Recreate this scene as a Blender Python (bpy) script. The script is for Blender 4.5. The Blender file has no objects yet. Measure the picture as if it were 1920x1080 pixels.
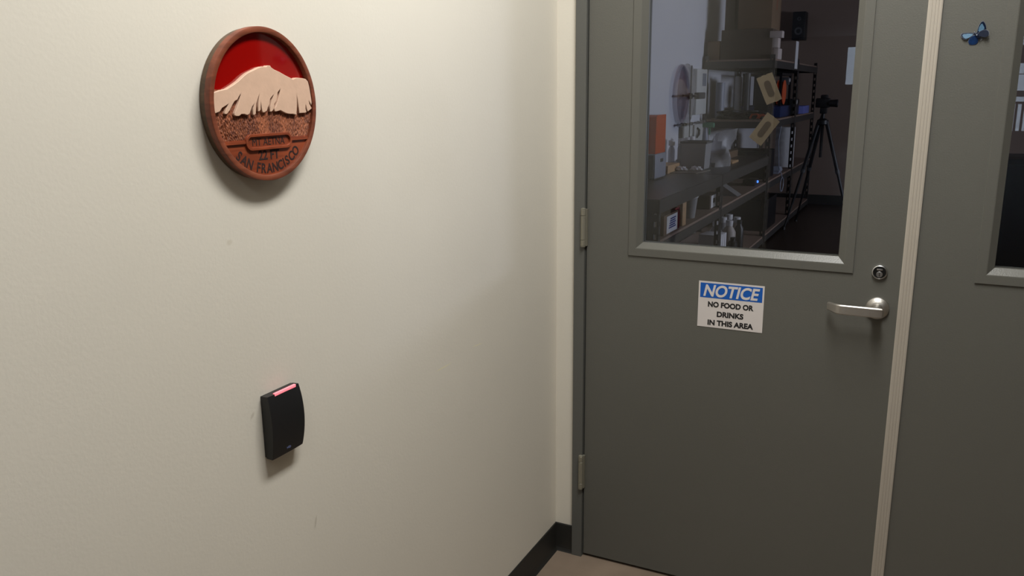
import bpy, bmesh, math, random
from mathutils import Vector, Matrix
random.seed(7)
PI = math.pi
scene = bpy.context.scene
C = scene.collection

# ------------------------------------------------------------------ camera
cam_data = bpy.data.cameras.new('view_camera')
cam = bpy.data.objects.new('view_camera', cam_data)
C.objects.link(cam)
scene.camera = cam
FPX = 1560.0
cam_data.sensor_fit = 'HORIZONTAL'
cam_data.sensor_width = 36.0
cam_data.lens = FPX * 36.0 / 1920.0
cam_data.clip_start = 0.02
cam_data.clip_end = 200
YAW, PITCH, ROLL = 0.4642, -0.2314, -0.0095
fwd = Vector((-math.sin(YAW) * math.cos(PITCH), math.cos(YAW) * math.cos(PITCH), math.sin(PITCH)))
rt = fwd.cross(Vector((0, 0, 1))).normalized()
up = rt.cross(fwd)
r2 = rt * math.cos(ROLL) + up * math.sin(ROLL)
u2 = -rt * math.sin(ROLL) + up * math.cos(ROLL)
M = Matrix(((r2.x, u2.x, -fwd.x), (r2.y, u2.y, -fwd.y), (r2.z, u2.z, -fwd.z)))
cam.matrix_world = Matrix.Translation((1.0294, -2.3731, 1.5311)) @ M.to_4x4()

# ------------------------------------------------------------------ world, lights, exposure
world = bpy.data.worlds.new('world')
scene.world = world
world.use_nodes = True
bg = world.node_tree.nodes['Background']
bg.inputs[0].default_value = (0.72, 0.82, 1.0, 1)
bg.inputs[1].default_value = 4.5


def area(name, loc, target, size, power, col=(1, 1, 1), spread=PI):
    l = bpy.data.lights.new(name, 'AREA')
    l.shape = 'RECTANGLE'
    l.size, l.size_y = size
    l.energy = power
    l.color = col
    l.spread = spread
    o = bpy.data.objects.new(name, l)
    C.objects.link(o)
    o.location = loc
    d = Vector(target) - Vector(loc)
    o.rotation_euler = d.to_track_quat('-Z', 'Y').to_euler()
    return o


WARM = (1.0, 0.995, 0.965)
# a ceiling lamp over the corner, another behind, daylight from the lab window
area('hall_lamp_near', (0.85, -1.10, 2.90), (0.85, -1.10, 0), (0.3, 1.2), 53, WARM)
area('hall_lamp_back', (1.10, -3.20, 2.90), (1.10, -3.20, 0), (0.5, 0.5), 9, WARM)
area('lab_daylight', (4.55, 5.3, 1.85), (0.0, 5.3, 1.6), (1.8, 0.6), 105, (0.74, 0.78, 0.97))

scene.view_settings.view_transform = 'Standard'
scene.view_settings.look = 'None'
scene.view_settings.gamma = 1.0
scene.view_settings.use_curve_mapping = False
scene.view_settings.exposure = 0.0


# ------------------------------------------------------------------ materials
def lin(c):
    c = c / 255.0
    return c / 12.92 if c <= 0.04045 else ((c + 0.055) / 1.055) ** 2.4


def rgb(r, g, b):
    return (lin(r), lin(g), lin(b), 1)


MATS = {}


def mat(name, col, rough=0.5, metal=0.0, var=0.0, vscale=8.0, bump=0.0, bscale=200.0, stretch=(1, 1, 1), spec=0.5,
        emit=None, estr=0.0, coat=0.0, col2=None):
    if name in MATS:
        return MATS[name]
    m = bpy.data.materials.new(name)
    m.use_nodes = True
    nt = m.node_tree
    b = nt.nodes['Principled BSDF']
    c = rgb(*col)
    b.inputs['Base Color'].default_value = c
    b.inputs['Roughness'].default_value = rough
    b.inputs['Metallic'].default_value = metal
    b.inputs['Specular IOR Level'].default_value = spec
    if coat:
        b.inputs['Coat Weight'].default_value = coat
        b.inputs['Coat Roughness'].default_value = 0.04
    if emit:
        b.inputs['Emission Color'].default_value = rgb(*emit)
        b.inputs['Emission Strength'].default_value = estr
    if var or bump or col2:
        tc = nt.nodes.new('ShaderNodeTexCoord')
        mp = nt.nodes.new('ShaderNodeMapping')
        mp.inputs['Scale'].default_value = stretch
        nt.links.new(tc.outputs['Object'], mp.inputs['Vector'])
        if var or col2:
            n = nt.nodes.new('ShaderNodeTexNoise')
            n.inputs['Scale'].default_value = vscale
            n.inputs['Detail'].default_value = 5
            nt.links.new(mp.outputs[0], n.inputs['Vector'])
            cr = nt.nodes.new('ShaderNodeValToRGB')
            cr.color_ramp.elements[0].position = 0.3
            cr.color_ramp.elements[1].position = 0.7
            if col2:
                a, z = rgb(*col2), c
            else:
                a = tuple(min(1, x * (1 - var)) for x in c[:3]) + (1,)
                z = tuple(min(1, x * (1 + var)) for x in c[:3]) + (1,)
            cr.color_ramp.elements[0].color = a
            cr.color_ramp.elements[1].color = z
            nt.links.new(n.outputs['Fac'], cr.inputs[0])
            nt.links.new(cr.outputs[0], b.inputs['Base Color'])
        if bump:
            n2 = nt.nodes.new('ShaderNodeTexNoise')
            n2.inputs['Scale'].default_value = bscale
            n2.inputs['Detail'].default_value = 3
            nt.links.new(mp.outputs[0], n2.inputs['Vector'])
            bp = nt.nodes.new('ShaderNodeBump')
            bp.inputs['Strength'].default_value = bump
            bp.inputs['Distance'].default_value = 0.002
            nt.links.new(n2.outputs['Fac'], bp.inputs['Height'])
            nt.links.new(bp.outputs[0], b.inputs['Normal'])
    MATS[name] = m
    return m


def glass_mat(name, tint, f0=0.04, rough=0.0, body=None, alpha=0.0):
    """thin glazing: see-through body with a facing dependent mirror layer; optional hazy body colour"""
    m = bpy.data.materials.new(name)
    m.use_nodes = True
    nt = m.node_tree
    nt.nodes.clear()
    out = nt.nodes.new('ShaderNodeOutputMaterial')
    tr = nt.nodes.new('ShaderNodeBsdfTransparent')
    tr.inputs[0].default_value = rgb(*tint)
    gl = nt.nodes.new('ShaderNodeBsdfGlossy')
    gl.inputs['Roughness'].default_value = rough
    lw = nt.nodes.new('ShaderNodeLayerWeight')
    lw.inputs[0].default_value = 0.5
    pw = nt.nodes.new('ShaderNodeMath')
    pw.operation = 'POWER'
    pw.inputs[1].default_value = 5
    nt.links.new(lw.outputs['Facing'], pw.inputs[0])
    ma = nt.nodes.new('ShaderNodeMath')
    ma.operation = 'MULTIPLY_ADD'
    ma.inputs[1].default_value = 1 - f0
    ma.inputs[2].default_value = f0
    nt.links.new(pw.outputs[0], ma.inputs[0])
    base = tr.outputs[0]
    if body:
        df = nt.nodes.new('ShaderNodeBsdfDiffuse')
        df.inputs[0].default_value = rgb(*body)
        mb = nt.nodes.new('ShaderNodeMixShader')
        mb.inputs[0].default_value = alpha
        nt.links.new(tr.outputs[0], mb.inputs[1])
        nt.links.new(df.outputs[0], mb.inputs[2])
        base = mb.outputs[0]
    mx = nt.nodes.new('ShaderNodeMixShader')
    nt.links.new(ma.outputs[0], mx.inputs[0])
    nt.links.new(base, mx.inputs[1])
    nt.links.new(gl.outputs[0], mx.inputs[2])
    nt.links.new(mx.outputs[0], out.inputs[0])
    MATS[name] = m
    return m


def wall_paint(name, col, scuffs=()):
    """off-white orange-peel paint; scuffs are short pale or dark rub marks given in object space (y, z)"""
    m = mat(name, col, rough=0.55, var=0.025, vscale=1.7, bump=0.10, bscale=150, spec=0.35)
    if scuffs:
        nt = m.node_tree
        b = nt.nodes['Principled BSDF']
        src = b.inputs['Base Color'].links[0].from_socket
        tc = nt.nodes.new('ShaderNodeTexCoord')
        for (y0, z0, y1, z1, w, sc, amt) in scuffs:
            sep = nt.nodes.new('ShaderNodeMapping')
            sep.vector_type = 'TEXTURE'
            ang = math.atan2(z1 - z0, y1 - y0)
            L = math.hypot(y1 - y0, z1 - z0)
            sep.inputs['Location'].default_value = (0, (y0 + y1) / 2, (z0 + z1) / 2)
            sep.inputs['Rotation'].default_value = (ang, 0, 0)
            sep.inputs['Scale'].default_value = (1, L / 2, w)
            nt.links.new(tc.outputs['Object'], sep.inputs['Vector'])
            sx = nt.nodes.new('ShaderNodeVectorMath')
            sx.operation = 'MULTIPLY'
            sx.inputs[1].default_value = (0, 1, 1)
            nt.links.new(sep.outputs[0], sx.inputs[0])
            ln = nt.nodes.new('ShaderNodeVectorMath')
            ln.operation = 'LENGTH'
            nt.links.new(sx.outputs[0], ln.inputs[0])
            mr = nt.nodes.new('ShaderNodeMapRange')
            mr.inputs['From Min'].default_value = 0.5
            mr.inputs['From Max'].default_value = 1.0
            mr.inputs['To Min'].default_value = amt
            mr.inputs['To Max'].default_value = 0.0
            nt.links.new(ln.outputs['Value'], mr.inputs['Value'])
            mx = nt.nodes.new('ShaderNodeMix')
            mx.data_type = 'RGBA'
            nt.links.new(mr.outputs[0], mx.inputs['Factor'])
            nt.links.new(src, mx.inputs[6])
            mx.inputs[7].default_value = rgb(*sc)
            src = mx.outputs[2]
        nt.links.new(src, b.inputs['Base Color'])
    return m


SCUFF = [(-0.741, 0.870, -0.657, 0.870, 0.0016, (236, 228, 186), 0.8), (-0.555, 0.881, -0.496, 0.877, 0.0014, (236, 228, 186), 0.7),
         (-1.206, 0.684, -1.197, 0.716, 0.0035, (160, 152, 134), 0.4), (-1.372, 1.290, -1.356, 1.294, 0.006, (190, 180, 160), 0.35),
         (-1.352, 0.972, -1.340, 0.985, 0.004, (170, 160, 146), 0.35)]
W_HALL = wall_paint('hall_paint', (218, 212, 199), SCUFF)
W_PLAIN = wall_paint('hall_paint_plain', (218, 212, 199))
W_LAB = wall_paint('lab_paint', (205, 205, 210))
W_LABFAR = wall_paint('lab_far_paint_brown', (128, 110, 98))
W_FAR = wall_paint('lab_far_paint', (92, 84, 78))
DOOR = mat('door_paint', (92, 91, 85), rough=0.38, bump=0.15, bscale=260, var=0.02, vscale=3)
FRAME = mat('frame_paint', (90, 90, 86), rough=0.45, bump=0.12, bscale=260)
STRIP = mat('astragal_paint', (166, 158, 146), rough=0.45)
BLACKRUB = mat('black_rubber', (34, 33, 30), rough=0.55, bump=0.1, bscale=120)
CONC = mat('polished_concrete', (128, 112, 97), rough=0.42, var=0.14, vscale=7, bump=0.15, bscale=60)
LABFLOOR = mat('lab_floor', (48, 38, 31), rough=0.35, var=0.1, vscale=5)
CEIL = mat('ceiling_tile', (215, 212, 203), rough=0.9)
STEEL = mat('brushed_steel', (186, 182, 176), rough=0.42, metal=1.0, bump=0.25, bscale=90, stretch=(1, 12, 12))
HINGE = mat('hinge_metal', (140, 136, 122), rough=0.42, metal=0.45)
DARKM = mat('dark_metal', (24, 23, 22), rough=0.35, metal=0.3)
CHROME = mat('chrome', (205, 205, 205), rough=0.3, metal=1.0)
WHITEP = mat('white_vinyl', (204, 197, 193), rough=0.5)
BLUEP = mat('notice_blue', (4, 82, 168), rough=0.5)
BLACKP = mat('black_print', (20, 18, 18), rough=0.6)
PANE = glass_mat('window_glass', (236, 238, 238), 0.045)
CLEAR = glass_mat('clear_plastic', (244, 244, 244), 0.05, 0.1, (190, 188, 198), 0.16)
HAZY = glass_mat('hazy_plastic', (230, 230, 235), 0.04, 0.45, (186, 184, 182), 0.42)
ORANGEC = glass_mat('orange_acrylic', (240, 110, 40), 0.05, 0.05, (225, 85, 25), 0.75)
SHELFM = mat('shelf_steel', (62, 60, 58), rough=0.45, metal=0.2, var=0.05)
DECK = mat('particle_board', (134, 112, 98), rough=0.7, var=0.12, vscale=40)
BENCHTOP = mat('bench_top', (64, 60, 58), rough=0.35, var=0.08, vscale=12)
CARD = mat('cardboard', (104, 80, 58), rough=0.85, var=0.06, vscale=6)
CARD2 = mat('cardboard_dark', (70, 55, 44), rough=0.85, var=0.06, vscale=6)
CARDO = mat('cardboard_orange', (120, 62, 36), rough=0.8)
TAN = mat('tan_board', (112, 96, 78), rough=0.8, var=0.06, vscale=30)
TANIN = mat('tan_board_slot', (66, 52, 40), rough=0.85)
WPAPER = mat('white_paper', (214, 212, 212), rough=0.8)
BLUEINK = mat('blue_ink', (50, 60, 120), rough=0.7)
BLACKPL = mat('black_plastic', (22, 22, 24), rough=0.45)
GREYPL = mat('grey_plastic', (140, 144, 156), rough=0.45)
DGREYPL = mat('dark_grey_plastic', (70, 70, 72), rough=0.5)
GREENPL = mat('green_plastic', (84, 140, 110), rough=0.5)
YELLOWP = mat('yellow_cover', (200, 160, 40), rough=0.6)
REDP = mat('red_cover', (110, 28, 30), rough=0.6)
ORANGEP = mat('orange_plastic', (200, 84, 44), rough=0.5)
BLUEPL = mat('navy_plastic', (34, 46, 84), rough=0.45)
PALEWOOD = mat('pale_wood', (178, 142, 100), rough=0.6, var=0.12, vscale=20, stretch=(1, 1, 8))


# ------------------------------------------------------------------ mesh helpers
def link(name, bm, material, parent=None, smooth=False, mats=None):
    me = bpy.data.meshes.new(name)
    bm.normal_update()
    bm.to_mesh(me)
    bm.free()
    for m in (mats or [material]):
        me.materials.append(m)
    if smooth:
        for p in me.polygons:
            p.use_smooth = True
        try:
            me.set_sharp_from_angle(angle=math.radians(35))
        except Exception:
            pass
    o = bpy.data.objects.new(name, me)
    C.objects.link(o)
    if parent:
        o.parent = parent
    return o


def add_box(bm, x0, x1, y0, y1, z0, z1, bev=0.0, seg=1, mi=0):
    v = [bm.verts.new(p) for p in ((x0, y0, z0), (x1, y0, z0), (x1, y1, z0), (x0, y1, z0), (x0, y0, z1), (x1, y0, z1), (x1, y1, z1), (x0, y1, z1))]
    fs = [bm.faces.new([v[i] for i in q]) for q in ((0, 3, 2, 1), (4, 5, 6, 7), (0, 1, 5, 4), (1, 2, 6, 5), (2, 3, 7, 6), (3, 0, 4, 7))]
    for f in fs:
        f.material_index = mi
    if bev:
        es = list({e for f in fs for e in f.edges})
        bmesh.ops.bevel(bm, geom=es, offset=bev, segments=seg, profile=0.5, affect='EDGES')
    return v


def box(name, x0, x1, y0, y1, z0, z1, material, parent=None, bev=0.0, seg=2, smooth=None):
    bm = bmesh.new()
    add_box(bm, x0, x1, y0, y1, z0, z1, bev, seg)
    return link(name, bm, material, parent, smooth=bool(bev) if smooth is None else smooth)


def add_lathe(bm, prof, axis='Z', at=(0, 0, 0), n=32, cap=True):
    """prof: list of (radius, height) along the axis"""
    at = Vector(at)
    rings = []
    for (r, h) in prof:
        ring = []
        for i in range(n):
            a = 2 * PI * i / n
            c, s = r * math.cos(a), r * math.sin(a)
            p = {'Z': (c, s, h), 'Y': (c, h, s), 'X': (h, c, s)}[axis]
            ring.append(bm.verts.new(at + Vector(p)))
        rings.append(ring)
    for a, b in zip(rings, rings[1:]):
        for i in range(n):
            j = (i + 1) % n
            bm.faces.new((a[i], a[j], b[j], b[i]))
    if cap:
        bm.faces.new(rings[0])
        bm.faces.new(rings[-1])
    bmesh.ops.recalc_face_normals(bm, faces=bm.faces[:])
    return rings


def lathe(name, prof, material, parent=None, axis='Z', at=(0, 0, 0), n=32, cap=True):
    bm = bmesh.new()
    add_lathe(bm, prof, axis, at, n, cap)
    return link(name, bm, material, parent, smooth=True)


def add_tube(bm, pts, rad, n=10, caps=True):
    pts = [Vector(p) for p in pts]
    rads = rad if isinstance(rad, (list, tuple)) else [rad] * len(pts)
    rings = []
    prev = None
    for i, p in enumerate(pts):
        d = (pts[min(i + 1, len(pts) - 1)] - pts[max(i - 1, 0)]).normalized()
        if prev is None:
            a = d.orthogonal().normalized()
        else:
            a = (prev - d * prev.dot(d)).normalized()
        prev = a
        b = d.cross(a)
        rings.append([bm.verts.new(p + (a * math.cos(2 * PI * k / n) + b * math.sin(2 * PI * k / n)) * rads[i]) for k in range(n)])
    for r0, r1 in zip(rings, rings[1:]):
        for k in range(n):
            j = (k + 1) % n
            bm.faces.new((r0[k], r0[j], r1[j], r1[k]))
    if caps:
        bm.faces.new(rings[0][::-1])
        bm.faces.new(rings[-1])


def tube(name, pts, rad, material, parent=None, n=10):
    bm = bmesh.new()
    add_tube(bm, pts, rad, n)
    bmesh.ops.recalc_face_normals(bm, faces=bm.faces[:])
    return link(name, bm, material, parent, smooth=True)


def add_prism(bm, poly, to3, d0, d1, mi=0):
    """poly: 2-d points; to3(u, v, d) -> 3-d; flat caps"""
    a = [bm.verts.new(to3(u, v, d0)) for u, v in poly]
    b = [bm.verts.new(to3(u, v, d1)) for u, v in poly]
    n = len(poly)
    fs = [bm.faces.new(a[::-1]), bm.faces.new(b)]
    for i in range(n):
        j = (i + 1) % n
        fs.append(bm.faces.new((a[i], a[j], b[j], b[i])))
    for f in fs:
        f.material_index = mi
    bmesh.ops.recalc_face_normals(bm, faces=fs)
    return fs


def prism(name, poly, to3, d0, d1, material, parent=None, bev=0.0):
    bm = bmesh.new()
    add_prism(bm, poly, to3, d0, d1)
    if bev:
        bmesh.ops.bevel(bm, geom=bm.edges[:], offset=bev, segments=2, affect='EDGES')
    return link(name, bm, material, parent, smooth=bool(bev))


def thing(name, label, cat, loc=(0, 0, 0), group=None):
    o = bpy.data.objects.new(name, None)
    o.empty_display_size = 0.05
    C.objects.link(o)
    o.location = loc
    return tag(o, label, cat, group)


def tag(o, label, cat, group=None):
    o['label'] = label
    o['category'] = cat
    if group:
        o['group'] = group
    return o


def struct(o, label=None, cat=None):
    o['kind'] = 'structure'
    if label:
        o['label'] = label
        o['category'] = cat
    return o


def keep(o, parent):
    """parent without moving: geometry was written in world space"""
    o.parent = parent
    o.matrix_parent_inverse = Matrix.Translation(-Vector(parent.location))
    return o


def text_mesh(name, s, size, material, mw, parent=None, bold=0.0, shear=0.0, depth=0.0003, xscale=1.0, width=None, spacing=1.0):
    cu = bpy.data.curves.new(name, 'FONT')
    cu.body = s
    cu.size = size
    cu.align_x = 'CENTER'
    cu.align_y = 'CENTER'
    cu.offset = bold
    cu.shear = shear
    cu.extrude = depth
    cu.space_character = spacing
    cu.resolution_u = 5
    t = bpy.data.objects.new(name + '_curve', cu)
    C.objects.link(t)
    dg = bpy.context.evaluated_depsgraph_get()
    me = bpy.data.meshes.new_from_object(t.evaluated_get(dg))
    bpy.data.objects.remove(t)
    xs = [v.co.x for v in me.vertices]
    ys = [v.co.y for v in me.vertices]
    cx, cy = (min(xs) + max(xs)) / 2, (min(ys) + max(ys)) / 2
    if width:
        xscale = width / (max(xs) - min(xs))
    for v in me.vertices:
        v.co.x = (v.co.x - cx) * xscale
        v.co.y -= cy
    me.name = name
    me.transform(mw)
    me.materials.clear()
    me.materials.append(material)
    o = bpy.data.objects.new(name, me)
    C.objects.link(o)
    if parent:
        keep(o, parent)
    return o


# frames for text: columns = text x, text y, normal
def frame_door(x, y, z):   # on a plane facing -y
    return Matrix(((1, 0, 0, x), (0, 0, -1, y), (0, 1, 0, z), (0, 0, 0, 1)))


def frame_left(x, y, z, rot=0.0):   # on a plane facing +x, text running along +y
    return Matrix(((0, 0, 1, x), (1, 0, 0, y), (0, 1, 0, z), (0, 0, 0, 1))) @ Matrix.Rotation(rot, 4, 'Z')


# ------------------------------------------------------------------ structure: hall
HC = 3.0       # hall ceiling
HALL_X, HALL_BACK = 6.0, -24.0
LEFT_END = -3.83
struct(box('floor', -6.0, HALL_X, HALL_BACK, 0.06, -0.1, 0.0, CONC), 'smooth beige concrete floor of the hall below the grey door', 'floor')
struct(box('ceiling', -6.0, HALL_X, HALL_BACK, 0.14, HC, HC + 0.1, CEIL), 'pale ceiling over the hall', 'ceiling')
struct(box('wall_left', -0.14, 0.0, LEFT_END, 0.0, 0.0, HC, W_HALL), 'large off-white wall carrying the round plaque and black reader', 'wall')
bm = bmesh.new()
FX0, FX1 = 0.064, 1.985          # door frame outer sides
add_box(bm, -1.3, FX0 + 0.01, 0.0, 0.14, 0.0, HC)
add_box(bm, FX1 - 0.01, 6.2, 0.0, 0.14, 0.0, HC)
add_box(bm, FX0 + 0.01, FX1 - 0.01, 0.0, 0.14, 2.17, HC)
struct(link('wall_front', bm, W_PLAIN), 'narrow off-white wall strip between the corner and the grey door frame', 'wall')
struct(box('wall_right', HALL_X, HALL_X + 0.15, HALL_BACK, 0.0, 0.0, HC, W_PLAIN), 'off-white wall closing the right side of the hall', 'wall')
struct(box('wall_side', -6.15, -6.0, HALL_BACK, LEFT_END, 0.0, HC, W_FAR), 'dark wall of the hall beyond the end of the off-white wall', 'wall')
struct(box('wall_return', -6.0, -0.14, LEFT_END, LEFT_END + 0.12, 0.0, HC, W_FAR), 'dark return wall behind the off-white wall', 'wall')
# back wall with three daylight openings, seen only mirrored in the glass
bm = bmesh.new()
B0, B1 = HALL_BACK - 0.2, HALL_BACK
open_x = [(-1.42, -0.3, 1.62, 2.72), (2.45, 3.7, 0.35, 2.86)]
xs = -6.15
for (a, b, c, e) in open_x:
    add_box(bm, xs, a, B0, B1, 0, HC)
    add_box(bm, a, b, B0, B1, 0, c)
    add_box(bm, a, b, B0, B1, e, HC)
    xs = b
add_box(bm, xs, 6.15, B0, B1, 0, HC)
struct(link('wall_back', bm, W_FAR), 'far dark wall with daylight windows at the hall end', 'wall')

# baseboards: rubber cove base with a rounded toe
cove = [(0.0, 0.0), (0.010, 0.0), (0.0075, 0.004), (0.0045, 0.012), (0.0035, 0.022), (0.0035, 0.099), (0.002, 0.1016), (0.0, 0.1016)]
struct(prism('baseboard_left', cove, lambda u, v, d: (u, d, v), LEFT_END, 0.0, BLACKRUB), 'black rubber baseboard along the off-white wall', 'baseboard')
struct(prism('baseboard_front', cove, lambda u, v, d: (d, -u, v), 0.0035, FX0, BLACKRUB), 'short black rubber baseboard beside the door frame', 'baseboard')

# door frame (hollow metal): face, return into the rebate, stop
bm = bmesh.new()
prof = [(0.0, 0.002), (0.0, -0.012), (0.034, -0.012), (0.034, 0.048), (0.05, 0.048), (0.05, 0.14), (0.0, 0.14)]
add_prism(bm, prof, lambda u, v, d: (FX0 + u, v, d), 0.0, 2.17)
add_prism(bm, prof, lambda u, v, d: (FX1 - u, v, d), 0.0, 2.17)
add_prism(bm, prof, lambda u, v, d: (d, v, 2.17 - u), FX0, FX1)
struct(link('trim_1', bm, FRAME), 'grey painted steel frame around the double door', 'door frame')


# ------------------------------------------------------------------ doors
def lite_ring(bm, x0, x1, z0, z1, prof):
    """prof (inset, y): swept round a rectangle with mitred corners"""
    rings = []
    for (d, y) in prof:
        rings.append([bm.verts.new(p) for p in ((x0 + d, y, z0 + d), (x1 - d, y, z0 + d), (x1 - d, y, z1 - d), (x0 + d, y, z1 - d))])
    for a, b in zip(rings, rings[1:]):
        for i in range(4):
            j = (i + 1) % 4
            bm.faces.new((a[i], a[j], b[j], b[i]))
    bmesh.ops.recalc_face_normals(bm, faces=bm.faces[:])


LITE = [(0.0, 0.002), (0.0, -0.0035), (0.001, -0.0045), (0.022, -0.0045), (0.0245, -0.004), (0.041, 0.010), (0.041, 0.0225), (0.0, 0.0225)]
LITE_BACK = [(0.0, 0.043), (0.0, 0.0495), (0.024, 0.0495), (0.041, 0.040), (0.041, 0.0285), (0.0, 0.0285)]


def door_leaf(name, x0, x1, lx0, lx1, lz0, lz1):
    t = bpy.data.objects.new(name, None)
    C.objects.link(t)
    t.location = (x0, 0.0, 0.0)
    bm = bmesh.new()
    Y0, Y1, Z0, Z1 = 0.0, 0.045, 0.010, 2.132
    i = 0.012
    add_box(bm, x0, lx0 + i, Y0, Y1, Z0, Z1)
    add_box(bm, lx1 - i, x1, Y0, Y1, Z0, Z1)
    add_box(bm, lx0 + i, lx1 - i, Y0, Y1, Z0, lz0 + i)
    add_box(bm, lx0 + i, lx1 - i, Y0, Y1, lz1 - i, Z1)
    bmesh.ops.remove_doubles(bm, verts=bm.verts[:], dist=1e-5)
    keep(link('leaf', bm, DOOR), t)
    bm = bmesh.new()
    lite_ring(bm, lx0, lx1, lz0, lz1, LITE)
    keep(link('window_frame', bm, DOOR), t)
    bm = bmesh.new()
    lite_ring(bm, lx0, lx1, lz0, lz1, LITE_BACK)
    keep(link('window_frame', bm, DOOR), t)
    keep(box('window_pane', lx0 + 0.02, lx1 - 0.02, 0.0228, 0.0282, lz0 + 0.02, lz1 - 0.02, PANE), t)
    return t


DX0, DX1 = 0.1015, 0.996
d1 = door_leaf('door_1', DX0, DX1, 0.237, 0.871, 1.0465, 1.985)
struct(d1, 'grey steel door with a window, lever handle and notice sign', 'door')
d2 = door_leaf('door_2', 1.000, 1.948, 1.159, 1.79, 1.0465, 1.985)
struct(d2, 'grey steel door leaf at the right edge with a butterfly on it', 'door')

# astragal strip fixed to the second leaf, covering the joint
bm = bmesh.new()
ast = [(0.0, 0.0), (0.0, -0.0065), (0.004, -0.0075), (0.009, -0.0075), (0.010, -0.0067), (0.0115, -0.0067), (0.0125, -0.0075), (0.0165, -0.0075), (0.0175, -0.0067), (0.019, -0.0067), (0.020, -0.0075), (0.0235, -0.0075), (0.0245, -0.0067), (0.026, -0.0067), (0.027, -0.0075), (0.030, -0.0075), (0.0325, -0.0065), (0.0325, 0.0)]
add_prism(bm, ast, lambda u, v, d: (0.9885 + u, v, d), 0.01, 2.13)
o = keep(link('astragal_strip', bm, STRIP), d2)
o['label'] = 'pale ribbed metal astragal strip'


def hinge(zc):
    h = bpy.data.objects.new('hinge', None)
    C.objects.link(h)
    h.location = (DX0 - 0.006, -0.0165, zc)
    h.parent = d1
    h.matrix_parent_inverse = Matrix.Translation(-Vector(d1.location))
    R = 0.0078
    L = 0.114
    cuts = [-0.5, -0.33, 0.33, 0.5]
    for i in range(3):
        a = cuts[i] * L + 0.0005
        b = cuts[i + 1] * L - 0.0005
        lathe('knuckle', [(R * 0.9, a), (R, a + 0.0006), (R, b - 0.0006), (R * 0.9, b)], HINGE, h, n=20)
    lathe('pin_cap', [(R * 0.5, L / 2 - 0.001), (R * 0.95, L / 2), (R * 0.95, L / 2 + 0.002), (R * 0.45, L / 2 + 0.004)], HINGE, h, n=20)
    lathe('pin_cap', [(R * 0.5, -L / 2 - 0.004), (R * 0.95, -L / 2 - 0.002), (R * 0.95, -L / 2), (R * 0.5, -L / 2 + 0.001)], HINGE, h, n=20)
    box('hinge_leaf', 0.000, 0.010, 0.004, 0.0158, -L / 2, L / 2, HINGE, h)


hinge(0.311)
hinge(1.1237)
hinge(1.94)

# lever handle
hx, hz = 0.9385, 0.957
lev = bpy.data.objects.new('lever_handle', None)
C.objects.link(lev)
lev.location = (hx, 0, hz)
lev.parent = d1
lev.matrix_parent_inverse = Matrix.Translation(-Vector(d1.location))
lathe('rose', [(0.0300, 0.0), (0.0300, -0.006), (0.0285, -0.0085), (0.020, -0.013), (0.0165, -0.015)], STEEL, lev, axis='Y', n=48)
lathe('shank', [(0.0155, -0.012), (0.0125, -0.022), (0.0115, -0.055)], STEEL, lev, axis='Y', n=32)
# lever: flat bar swept in the horizontal plane, 45 degree return at the free end
path = [(0.016, -0.052), (0.013, -0.0565), (0.004, -0.0585), (-0.03, -0.0585), (-0.086, -0.0585), (-0.092, -0.0575), (-0.098, -0.053), (-0.114, -0.036), (-0.121, -0.028)]
hh = [0.010, 0.0125, 0.0132, 0.0132, 0.0132, 0.0132, 0.0130, 0.0115, 0.0105]
bm = bmesh.new()
rings = []
for i, (px, py) in enumerate(path):
    a = Vector(path[max(i - 1, 0)])
    b = Vector(path[min(i + 1, len(path) - 1)])
    d = (b - a).normalized()
    nrm = Vector((d.y, -d.x))      # outward or inward; thickness goes to both sides
    th = 0.0045
    h = hh[i]
    c = 0.0028
    ring = []
    for (s, zz) in ((-1, -h + c), (-1, h - c), (-0.5, h), (0.5, h), (1, h - c), (1, -h + c), (0.5, -h), (-0.5, -h)):
        p = Vector((px, py)) + nrm * th * s
        ring.append(bm.verts.new((p.x, p.y, zz)))
    rings.append(ring)
for a, b in zip(rings, rings[1:]):
    for k in range(8):
        bm.faces.new((a[k], a[(k + 1) % 8], b[(k + 1) % 8], b[k]))
bm.faces.new(rings[0])
bm.faces.new(rings[-1])
bmesh.ops.recalc_face_normals(bm, faces=bm.faces[:])
link('lever', bm, STEEL, lev, smooth=True)

# lock cylinder above the handle
lx, lz = 0.9365, 1.0562
lk = bpy.data.objects.new('lock_cylinder', None)
C.objects.link(lk)
lk.location = (lx, 0, lz)
lk.parent = d1
lk.matrix_parent_inverse = Matrix.Translation(-Vector(d1.location))
lathe('collar', [(0.0195, 0.0), (0.0195, -0.006), (0.0185, -0.0085), (0.0165, -0.0095), (0.0160, -0.0075)], CHROME, lk, axis='Y', n=40)
lathe('cylinder_face', [(0.0158, -0.002), (0.0158, -0.0082), (0.0150, -0.0088)], DARKM, lk, axis='Y', n=40)
pg = lathe('plug', [(0.0078, -0.008), (0.0078, -0.0105), (0.0072, -0.0112)], CHROME, lk, axis='Y', at=(0, 0, -0.0055), n=28)
box('keyway', -0.0008, 0.0008, -0.0116, -0.0108, -0.0105, -0.001, BLACKP, pg)
box('maker_plate', -0.0072, 0.0072, -0.0094, -0.0086, 0.0052, 0.0095, CHROME, lk, bev=0.0003)

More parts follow.
